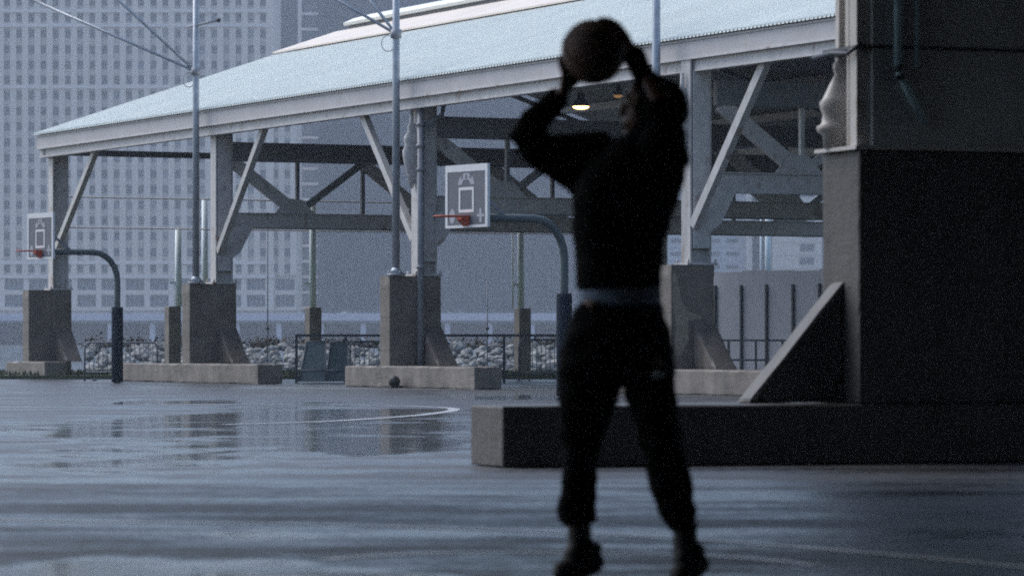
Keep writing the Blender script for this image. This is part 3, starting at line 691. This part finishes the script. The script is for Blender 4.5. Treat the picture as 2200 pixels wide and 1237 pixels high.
M['pane2'] = mat('pale blind window', (.30, .30, .31), .6, .1, .3, spec=.2)
M['pane3'] = mat('dim window', (.18, .20, .24), .4, .1, .3, spec=.3)
wms = [wmesh(ww, wh, q_) for q_ in ('pane', 'pane', 'pane3', 'pane', 'pane3', 'pane2', 'pane')]
sash = MB().box(-ww / 2, ww / 2, -.06, -.005, -.06, .06).mesh('sash'); sash.materials.append(M['frame'])
rest = MB()
for c in cols:
    for r_ in rows:
        if c > 245 and r_ > 20: o_ = link('window', wms[int(abs(c) * 5 + r_ * 11) % 7], tw, V((bx(c), YB + .40, bz(r_))))
        else: rest.box(bx(c) - ww / 2, bx(c) + ww / 2, YB + .40, YB + .48, bz(r_) - wh / 2, bz(r_) + wh / 2)
        if c > 245 and (r_ * 7 + int(c) * 3) % 3 == 0: link('sash', sash, o_, V((bx(c), YB + .40, bz(r_) + .1)))
for c in wcols:
    for r_ in rows:
        if r_ > 125: link('window', wms[int(abs(c) * 5 + r_ * 11) % 7], tw, V((bx(c), YB + 1.10, bz(r_))))
wide = MB().box(-2.0, 2.0, 0, .08, -1.25, 1.25).mesh('window'); wide.materials.append(M['pane'])
mul = MB()
for x_ in (-1.0, 0, 1.0): mul.box(x_ - .08, x_ + .08, -.08, -.004, -1.25, 1.25)
mul = mul.mesh('mullion'); mul.materials.append(M['frame'])
i = -7; wx = []
while 290 + 52 * i < 600: wx.append(290 + 52 * i); i += 1
for r_ in (611, 646):
    for c in wx + [612]:
        yy = YB + .40 if c < 588 else YB + 1.10
        o_ = link('window', wide, tw, V((bx(c), yy, bz(r_)))); link('mullion', mul, o_, V((bx(c), yy, bz(r_))))
    ed = [bx(-90)] + sum([[bx(c) - 2.0, bx(c) + 2.0] for c in wx], []) + [bx(588)]
    for i in range(0, len(ed), 2): MB().box(ed[i], ed[i + 1], YB + .03, YB + .485, bz(r_) - 1.3, bz(r_) + 1.3).build('wall_pier', M['tower2'], tw)
tag(rest.build('window_rest', M['pane'], tw), kind='stuff')
# stepped strip building
YS = 868.0; k_ = YS / F
def cx(px): return (px - CX) * k_
def cz(py): return CH + (HY - py) * k_
st = thing('strip_building', (cx(660), YS, .75), 'narrow building with pale horizontal window bands between the pale tower and the dark tower', 'building')
MB().box(cx(625), cx(692), YS + .5, YS + 20, .75, cz(-60)).build('wall', M['fin'], st)
MB().box(cx(640), cx(648), YS - .1, YS + .49, .75, cz(-60)).build('corner_pier', M['strip'], st)
MB().box(cx(684), cx(691), YS + .2, YS + .49, .75, cz(-60)).build('corner_pier', M['fin'], st)
for i in range(-2, 20):
    y_ = 30 + 33.2 * i
    MB().box(cx(648), cx(683.5), YS, YS + .49, cz(y_ + 3), cz(y_ - 3)).build('spandrel', M['strip'], st)
    MB().box(cx(650), cx(682), YS + .38, YS + .48, cz(y_ + 26), cz(y_ + 7)).build('window', M['pane'], st)
# dark tower
YD = 900.0; kd = YD / F
def dx_(px): return (px - CX) * kd
dt = thing('dark_tower', (dx_(1000), YD, .75), 'huge plain dark slab tower filling the view behind the shed', 'office tower')
MB().box(dx_(560), dx_(1428), YD, YD + 40, .75, CH + 850 * kd).build('wall', M['glass_tower'], dt)
px = 566
while px < 1425: MB().box(dx_(px), dx_(px) + .5, YD - .3, YD - .005, .75, CH + 848 * kd).build('fin', M['fin'], dt); px += 14.5
# right-hand blocks
def block(pa, pb, pt, Y, m_, lab, wins, wp=None):
    k2 = Y / F; X_ = lambda p: (p - CX) * k2; Z_ = lambda p: CH + (HY - p) * k2
    t = thing('city_block', (X_((pa + pb) / 2), Y, .75), lab, 'building', 'blocks at the right of the far shore')
    MB().box(X_(pa), X_(pb), Y + .3, Y + 25, .75, Z_(pt)).build('wall', M[m_], t)
    for (a, b, c, d) in wins: MB().box(X_(a), X_(b), Y + .12, Y + .29, Z_(d), Z_(c)).build('window', M['pane'], t)
    y_ = pt + 4
    while y_ < 700: MB().box(X_(pa) - .1, X_(pb) + .1, Y, Y + .1, Z_(y_ + 2.2), Z_(y_)).build('floor_band', M[m_], t); y_ += 28
block(1430, 1604, 161, 845, 'pale_block', 'broad bluish pale block beyond the hoarding', [(1440 + 40 * i, 1466 + 40 * i, 177 + 28 * j, 185 + 28 * j) for i in range(4) for j in range(17)])
block(1606, 1616, 196, 840, 'beige_block', 'slim pale sliver of a building beside a darker slab', [])
block(1617, 1649, 100, 846, 'glass_tower', 'slim dark slab between two pale blocks', [])
block(1661, 1766, 150, 838, 'beige_block', 'beige block with stacked square windows near the dark near pier', [(1719, 1749, 408 - 203 + 29 * j, 423 - 203 + 29 * j) for j in range(16)])
block(1768, 2320, 119, 850, 'pale_block', 'long pale block at the far right behind the near pier', [(1790 + 44 * i, 1818 + 44 * i, 130 + 28 * j, 140 + 28 * j) for i in range(12) for j in range(19)])

# ------------------------------------------------------------------ near canopy, its column and plinth
an = R_(20)
Un = V((math.sin(an), -math.cos(an), 0)); Nn = V((math.cos(an), math.sin(an), 0)); On = G(1080, 1005)
def C(s_, q, z): return On + Un * s_ + Nn * q + V((0, 0, z))
npl = thing('near_plinth', C(0, 2.9, 0), 'big dark concrete plinth with a sloping buttress and long base beam beside the player', 'plinth')
zb = .455
roughen(MB().prism([C(0, 0, 0), C(0, 6.6, 0), C(-.72, 6.6, 0), C(-.72, .0, 0)], V((0, 0, zb))).build('base_beam', M['concrete_near_shade'], npl, bevel=.02), 26)
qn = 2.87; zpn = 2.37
roughen(MB().fbox(C, -.70, -.01, qn, qn + 1.7, zb + .003, zpn).build('pier', M['concrete_near_shade'], npl, bevel=.02), 26)
roughen(MB().prism([C(-.50, qn - .003, zb + .003), C(-.50, qn - .80, zb + .003), C(-.50, qn - .003, 1.385)], Un * .22).build('buttress', M['concrete_near_shade'], npl, bevel=.012), 26)
for z in (1.12, 1.13):
    pass
bh = MB()
for s_ in (-.52, -.20): bh.tube([C(s_, qn - .004, 1.33), C(s_, qn + .02, 1.33)], .016, 8)
bh.build('tie_hole', M['seam'], npl)
can = thing('canopy', C(-.3, qn, zpn), 'dark steel canopy with an unseen roof shaped to shade the near court, carried by a white flanged column', 'canopy')
cc = MB().fbox(C, -.66, -.03, qn + .10, qn + .14, zpn + .03, 6.5); cc.build('web_plate', M['white_steel'], can)
MB().fbox(C, -.145, -.02, qn - .02, qn + .095, zpn + .03, 6.5).build('flange', M['white_steel'], can)
MB().fbox(C, -.20, -.15, qn + .05, qn + .095, zpn + .03, 6.5).build('flange_seam', M['grey_steel'], can)
MB().fbox(C, -.24, -.205, qn + .0, qn + .095, zpn + .03, 6.5).build('flange_lip', M['white_steel'], can)
MB().fbox(C, -.012, .03, qn + .09, qn + 1.66, zpn + .03, 6.5).build('side_plate', M['side_steel'], can)
MB().fbox(C, -.70, .05, qn - .06, qn + 1.72, zpn + .002, zpn + .03).build('base_plate', M['white_steel'], can)
# cast scroll bracket at the back of the column: turned profile
lathe_half([(.15, zpn + .032), (.155, 2.5), (.20, 2.53), (.205, 2.565), (.165, 2.59), (.155, 2.66), (.175, 2.70), (.18, 2.75), (.15, 2.79), (.10, 2.89), (.055, 2.97), (.07, 3.0), (.072, 3.04), (.04, 3.08), (.055, 3.11), (.05, 3.15), (.03, 3.19), (.028, 6.2)], C, -.46, qn + .06, 'cast_bracket', M['white_steel'], can)
MB().fbox(C, -.62, .04, qn - .03, qn + 1.72, 3.135, 3.16).build('strap', M['black_steel'], can)
MB().tube([C(-.7, qn - .07, 3.11), C(-.35, qn - .08, 3.12), C(-.1, qn - .06, 3.10), C(.06, qn - .03, 3.16)], .017, 8).build('strap_hook', M['black_steel'], can)
pp = thing('rain_pipe', C(.1, qn + .34, 2.6), 'blue green rain pipe with an elbow clamped to the dark side of the near column', 'pipe')
q0 = qn + .27
MB().tube([C(.09, q0, 6.2), C(.09, q0, 2.98)], .030, 12).build('pipe', M['teal'], pp)
MB().tube([C(.09, q0 + .16, 6.2), C(.09, q0 + .16, 3.0)], .018, 10).build('thin_pipe', M['teal'], pp)
MB().tube([C(.09, q0, 2.99), C(.09, q0 + .02, 2.92), C(.09, q0 + .06, 2.86), C(.09, q0 + .22, 2.58)], .032, 12).build('elbow', M['teal'], pp)
for z in (3.0, 2.93): MB().tube([C(.09, q0, z), C(.09, q0 + .006, z - .035)], .055, 12).build('coupling', M['black_steel'], pp)
# canopy roof: deck sheets, eave beam and joists, unseen, outlined to shade the player
rf = MB()
MB().fbox(C, -1.2, 9, -8, 40, 6.52, 6.62).build('roof_deck', M['roof_dark'], can)
MB().fbox(C, 9.01, 46, -48, 40, 6.52, 6.62).build('roof_deck', M['roof_dark'], can)
MB().fbox(C, -.62, -.10, -8, 40, 6.02, 6.5).build('eave_beam', M['dark_steel'], can)
for i in range(1, 8): MB().fbox(C, 6 * i - .1, 6 * i + .1, -8 if i < 2 else -48, 40, 6.15, 6.51).build('joist', M['dark_steel'], can)
for q in (-9.1, -21.1, 14.9, 26.9):
    pass
MB().fbox(C, 44.6, 44.9, -48, 40, 0, 6.5).build('back_shade_wall', M['roof_dark'], can)  # unseen wall added to block light from behind the camera

# ------------------------------------------------------------------ player
YP = 14.62
def J(px, py, d=0.0):
    Y = YP + d; return V(((px - CX) / F * Y, Y, CH + (HY - py) / F * Y))
k1 = YP / F
pl = thing('person', V((J(1340, 0).x, YP, 0)), 'person in black hoodie and joggers on tiptoe, shooting a basketball', 'person')
def ring(l, r_, py, hy, d=0.0, n=24, sq=2.3):
    c = J((l + r_) / 2, py, d); a = (r_ - l) / 2 * k1; out = []
    for i in range(n):
        t = 2 * math.pi * i / n; ct, s_ = math.cos(t), math.sin(t)
        out.append(c + V((a * math.copysign(abs(ct) ** (2 / sq), ct), hy * math.copysign(abs(s_) ** (2 / sq), s_), 0)))
    return out
Bc = J(1275, 112, -.03); BR = .1225
def hand(mb, p, t, wrist, thumb_sign, rf=1.0):
    p = p.normalized(); t = (t - p * t.dot(p)).normalized(); sd_ = p.cross(t)
    def sp(a, phi, lat, h):
        d = (p * math.cos(a) + (t * math.cos(phi) + sd_ * math.sin(phi)) * math.sin(a) + sd_ * lat).normalized()
        return Bc + d * (BR + h)
    for i, lat in enumerate((-.24, -.08, .08, .24)):
        L_ = (.062, .074, .070, .056)[i] / .135; ph = (-.22, -.07, .08, .26)[i]
        kn = sp(.18, ph, lat, .016)
        mb.tube([wrist, wrist.lerp(kn, .5) + p * .006, kn], [.021 * rf, .0165 * rf, .0125 * rf], 8)
        mb.tube([kn, sp(.18 + L_ * .5, ph, lat * .95, .013), sp(.18 + L_ * .8, ph, lat * .9, .0105), sp(.18 + L_ * 1.1, ph, lat * .85, .009)], [.0115, .0105, .0095, .0075], 8)
    th = thumb_sign
    b0 = wrist.lerp(sp(.0, 0, th * .30, .02), .55)
    mb.tube([wrist, b0, sp(.10, th * 1.2, th * .36, .014), sp(.36, th * 1.25, th * .30, .011)], [.018, .016, .0125, .0095], 8)
body = MB()
# head, facing left
hc = J(1400, 228, 0)
body.ball(hc + V((0, 0, .025)), (.098, .077, .098), 20, 14)
body.ball(hc + V((-.030, 0, -.045)), (.072, .060, .078), 16, 10)         # jaw
body.ball(hc + V((-.104, 0, -.010)), (.020, .014, .030), 10, 6)          # nose
body.ball(hc + V((-.116, 0, -.026)), (.013, .013, .012), 8, 6)
body.ball(hc + V((-.096, 0, .035)), (.014, .042, .012), 10, 6)           # brow
body.ball(hc + V((-.098, 0, -.062)), (.014, .024, .010), 10, 6)          # lips
body.ball(hc + V((-.098, 0, -.074)), (.013, .021, .009), 10, 6)
body.ball(hc + V((-.088, 0, -.108)), (.022, .024, .018), 10, 6)          # chin
for sgn in (-1, 1): body.ball(hc + V((.008, sgn * .080, -.005)), (.018, .012, .034), 8, 6)
body.tube([hc + V((.0, 0, -.06)), J(1398, 320, 0)], [.058, .066], 14)
# torso, arms, legs under the clothes
body.rings([ring(1310, 1440, 325, .17), ring(1285, 1440, 400, .15), ring(1275, 1410, 500, .135), ring(1270, 1400, 600, .13), ring(1255, 1415, 690, .15), ring(1250, 1420, 760, .15)])
wr, wl = J(1213, 196, .05), J(1354, 104, -.11)
er_, el_ = J(1128, 307, .10), J(1414, 210, -.2)
body.tube([J(1330, 345, .17), er_, wr], [.058, .042, .028], 12)
body.tube([J(1425, 340, -.17), el_, wl], [.058, .042, .028], 12)
hand(body, V((-.62, .12, -.78)), V((-.55, .35, .78)), wr, 1)
hand(body, V((.76, -.36, .52)), V((-.45, -.35, .8)), wl, 1)
body.tube([J(1290, 760, .085), J(1262, 900, .12), J(1250, 980, .14), J(1243, 1090, .16), J(1244, 1165, .17)], [.070, .066, .055, .05, .037], 12)
body.tube([J(1390, 760, -.085), J(1410, 900, -.11), J(1430, 980, -.13), J(1465, 1090, -.13), J(1472, 1170, -.13)], [.070, .066, .055, .05, .037], 12)
me = remesh(body, 'body', .006, 2); me.materials.append(M['skin'])
def person_part(me, name, m):
    me.materials.append(m)
    o = bpy.data.objects.new(name, me); COL.objects.link(o); o.parent = pl; o.location = -ORG[pl.name]; ORG[o.name] = V((0, 0, 0)); return o
bod = person_part(me, 'body', M['skin'])
for sgn in (-1, 1):
    e_ = MB().ball(hc + V((-.089, sgn * .032, .012)), .0115, 10, 8); person_part(e_.mesh('eye'), 'eye', M['eye'])
# hoodie: torso, sleeves, hood
hd_ = MB()
hd_.rings([ring(1335, 1452, 292, .14), ring(1300, 1470, 318, .19), ring(1268, 1475, 345, .21), ring(1240, 1471, 385, .20), ring(1228, 1458, 430, .19), ring(1229, 1443, 475, .18),
           ring(1233, 1427, 530, .17), ring(1236, 1422, 580, .17), ring(1240, 1421, 610, .175), ring(1243, 1420, 624, .172)])
hd_.tube([J(1300, 352, .15), J(1240, 345, .14), J(1180, 330, .12), J(1135, 315, .10), J(1120, 300, .10), J(1150, 262, .08), J(1182, 228, .065), J(1204, 203, .055)], [.13, .115, .085, .056, .052, .057, .050, .041], 16)
hd_.tube([J(1150, 322, .10), J(1112, 309, .10)], [.055, .036], 12)
hd_.tube([J(1290, 338, .12), J(1350, 336, .06), J(1410, 332, 0)], [.078, .078, .085], 14)
hd_.tube([J(1260, 400, .12), J(1200, 358, .12), J(1140, 322, .10)], [.07, .055, .04], 14)
hd_.tube([J(1425, 345, -.14), J(1428, 290, -.18), J(1416, 222, -.19), J(1392, 180, -.16), J(1370, 140, -.135), J(1357, 113, -.115)], [.105, .085, .055, .052, .044, .038], 16)
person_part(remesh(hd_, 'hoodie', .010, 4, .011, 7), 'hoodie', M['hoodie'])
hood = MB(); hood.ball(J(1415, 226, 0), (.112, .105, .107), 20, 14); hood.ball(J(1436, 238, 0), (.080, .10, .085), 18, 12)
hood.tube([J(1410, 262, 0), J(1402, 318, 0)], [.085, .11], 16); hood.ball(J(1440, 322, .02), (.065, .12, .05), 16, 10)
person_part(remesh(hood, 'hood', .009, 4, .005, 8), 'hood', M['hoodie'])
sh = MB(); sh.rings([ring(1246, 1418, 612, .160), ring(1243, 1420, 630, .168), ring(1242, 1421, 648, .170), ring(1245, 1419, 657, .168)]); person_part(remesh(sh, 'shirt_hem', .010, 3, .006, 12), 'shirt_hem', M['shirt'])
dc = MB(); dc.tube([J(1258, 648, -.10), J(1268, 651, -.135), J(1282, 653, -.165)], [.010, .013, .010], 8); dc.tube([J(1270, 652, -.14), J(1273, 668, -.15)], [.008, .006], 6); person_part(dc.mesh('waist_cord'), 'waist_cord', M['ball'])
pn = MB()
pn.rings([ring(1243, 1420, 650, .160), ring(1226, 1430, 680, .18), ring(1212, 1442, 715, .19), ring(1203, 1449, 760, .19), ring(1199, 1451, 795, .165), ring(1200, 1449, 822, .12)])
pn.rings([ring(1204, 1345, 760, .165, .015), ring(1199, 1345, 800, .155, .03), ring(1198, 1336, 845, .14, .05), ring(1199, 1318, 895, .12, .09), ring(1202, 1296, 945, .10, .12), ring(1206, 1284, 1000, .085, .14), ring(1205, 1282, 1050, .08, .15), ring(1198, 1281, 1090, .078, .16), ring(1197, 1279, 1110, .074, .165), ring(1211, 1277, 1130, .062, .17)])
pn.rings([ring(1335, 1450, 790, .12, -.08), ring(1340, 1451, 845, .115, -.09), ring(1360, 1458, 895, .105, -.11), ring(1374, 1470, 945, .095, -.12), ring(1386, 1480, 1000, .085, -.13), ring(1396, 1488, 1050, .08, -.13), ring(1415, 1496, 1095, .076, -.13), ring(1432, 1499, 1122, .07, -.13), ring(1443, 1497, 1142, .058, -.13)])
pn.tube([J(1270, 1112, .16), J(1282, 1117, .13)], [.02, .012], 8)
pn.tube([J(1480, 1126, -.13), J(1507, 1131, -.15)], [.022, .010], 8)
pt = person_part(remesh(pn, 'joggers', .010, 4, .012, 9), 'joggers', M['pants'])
lg = MB(); lc = J(1416, 806, -.255)
lg.prism([lc + V((x_ * .0028, .012 * (x_ > 0), z_ * .0028)) for x_, z_ in ((-9, -3), (-4, -5), (4, -2), (9, 1), (10, 5), (2, 4), (-2, 7), (-7, 3))], V((0, .06, 0)))
lo = person_part(lg.mesh('logo'), 'logo', M['logo'])
# shoes on tiptoe: heel raised to the right, toes at lower left
def shoe(ankle_px, ap_y, heel, toe, d):
    a = J(ankle_px, ap_y, d); h = J(*heel, d); t_ = J(*toe, d - .06)
    t_.z = .035; ax = (t_ - h); s_ = MB()
    n = 8; pts = []; rr = []
    for i in range(n + 1):
        k = i / n; p_ = h.lerp(t_, k); p_.z = h.z + (t_.z - h.z) * min(1, k * 1.25) ** .9
        pts.append(p_); rr.append((.038, .046, .050, .052, .052, .051, .048, .042, .028)[i])
    s_.tube(pts, rr, 14)
    s_.tube([a + V((0, 0, .07)), a, h.lerp(t_, .25) + V((0, 0, .02))], [.047, .050, .048], 14)
    s_.tube([a + V((0, 0, -.01)), h.lerp(t_, .6) + V((0, 0, .02))], [.048, .044], 14)
    s_.tube([a + V((0, 0, -.02)), h + V((0, 0, .01))], [.046, .036], 14)
    o = person_part(remesh(s_, 'shoe', .008, 3), 'shoe', M['shoe'])
    so = MB(); l_ = []
    for i in range(n + 1):
        k = i / n; p_ = h.lerp(t_, k); zz = h.z - .036 + (.006 - (h.z - .036)) * min(1, k * 1.35) ** .9; w_ = (.026, .034, .036, .034, .038, .044, .045, .038, .02)[i]
        l_.append([V((p_.x, p_.y - w_, zz)), V((p_.x, p_.y + w_, zz)), V((p_.x, p_.y + w_, max(zz - .022, .0))), V((p_.x, p_.y - w_, max(zz - .022, .0)))])
    so.rings(l_, False); person_part(so.mesh('sole'), 'sole', M['sole'])
shoe(1245, 1165, (1290, 1194), (1190, 1246), .17)
shoe(1472, 1172, (1512, 1197), (1444, 1254), -.13)

# ball in the air between the hands
bt = thing('basketball', Bc, 'worn dark brown basketball held above the head by the shooter', 'basketball')
MB().ball(Bc, BR, 40, 24).build('ball_cover', M['ball'], bt)
def great(nrm, off=0):
    nrm = V(nrm).normalized(); a = nrm.orthogonal().normalized(); b = nrm.cross(a); rr = math.sqrt(BR ** 2 - off ** 2)
    return [Bc + nrm * off + (a * math.cos(x) + b * math.sin(x)) * rr for x in [2 * math.pi * i / 48 for i in range(48)]]
for nr, of in (((.3, .4, .9), 0), ((.9, .2, -.35), 0), ((.2, 1, -.4), .075), ((.2, 1, -.4), -.075)): MB().tube(great(nr, of), .0028, 6, closed=True).build('seam', M['seam'], bt)

# ------------------------------------------------------------------ haze: one closed box round the whole scene, lit air over the river
hz = bpy.data.materials.new('haze'); hz.use_nodes = True; n = hz.node_tree.nodes; n.remove(n['Principled BSDF'])
pv = n.new('ShaderNodeVolumePrincipled'); pv.inputs['Color'].default_value = (.80, .88, 1, 1); pv.inputs['Density'].default_value = .00038; pv.inputs['Anisotropy'].default_value = .2
hz.node_tree.links.new(pv.outputs[0], n['Material Output'].inputs['Volume'])
ho = MB().box(-920, 920, -70, 1120, -2.7, 104).build('haze', hz); tag(ho, kind='stuff')
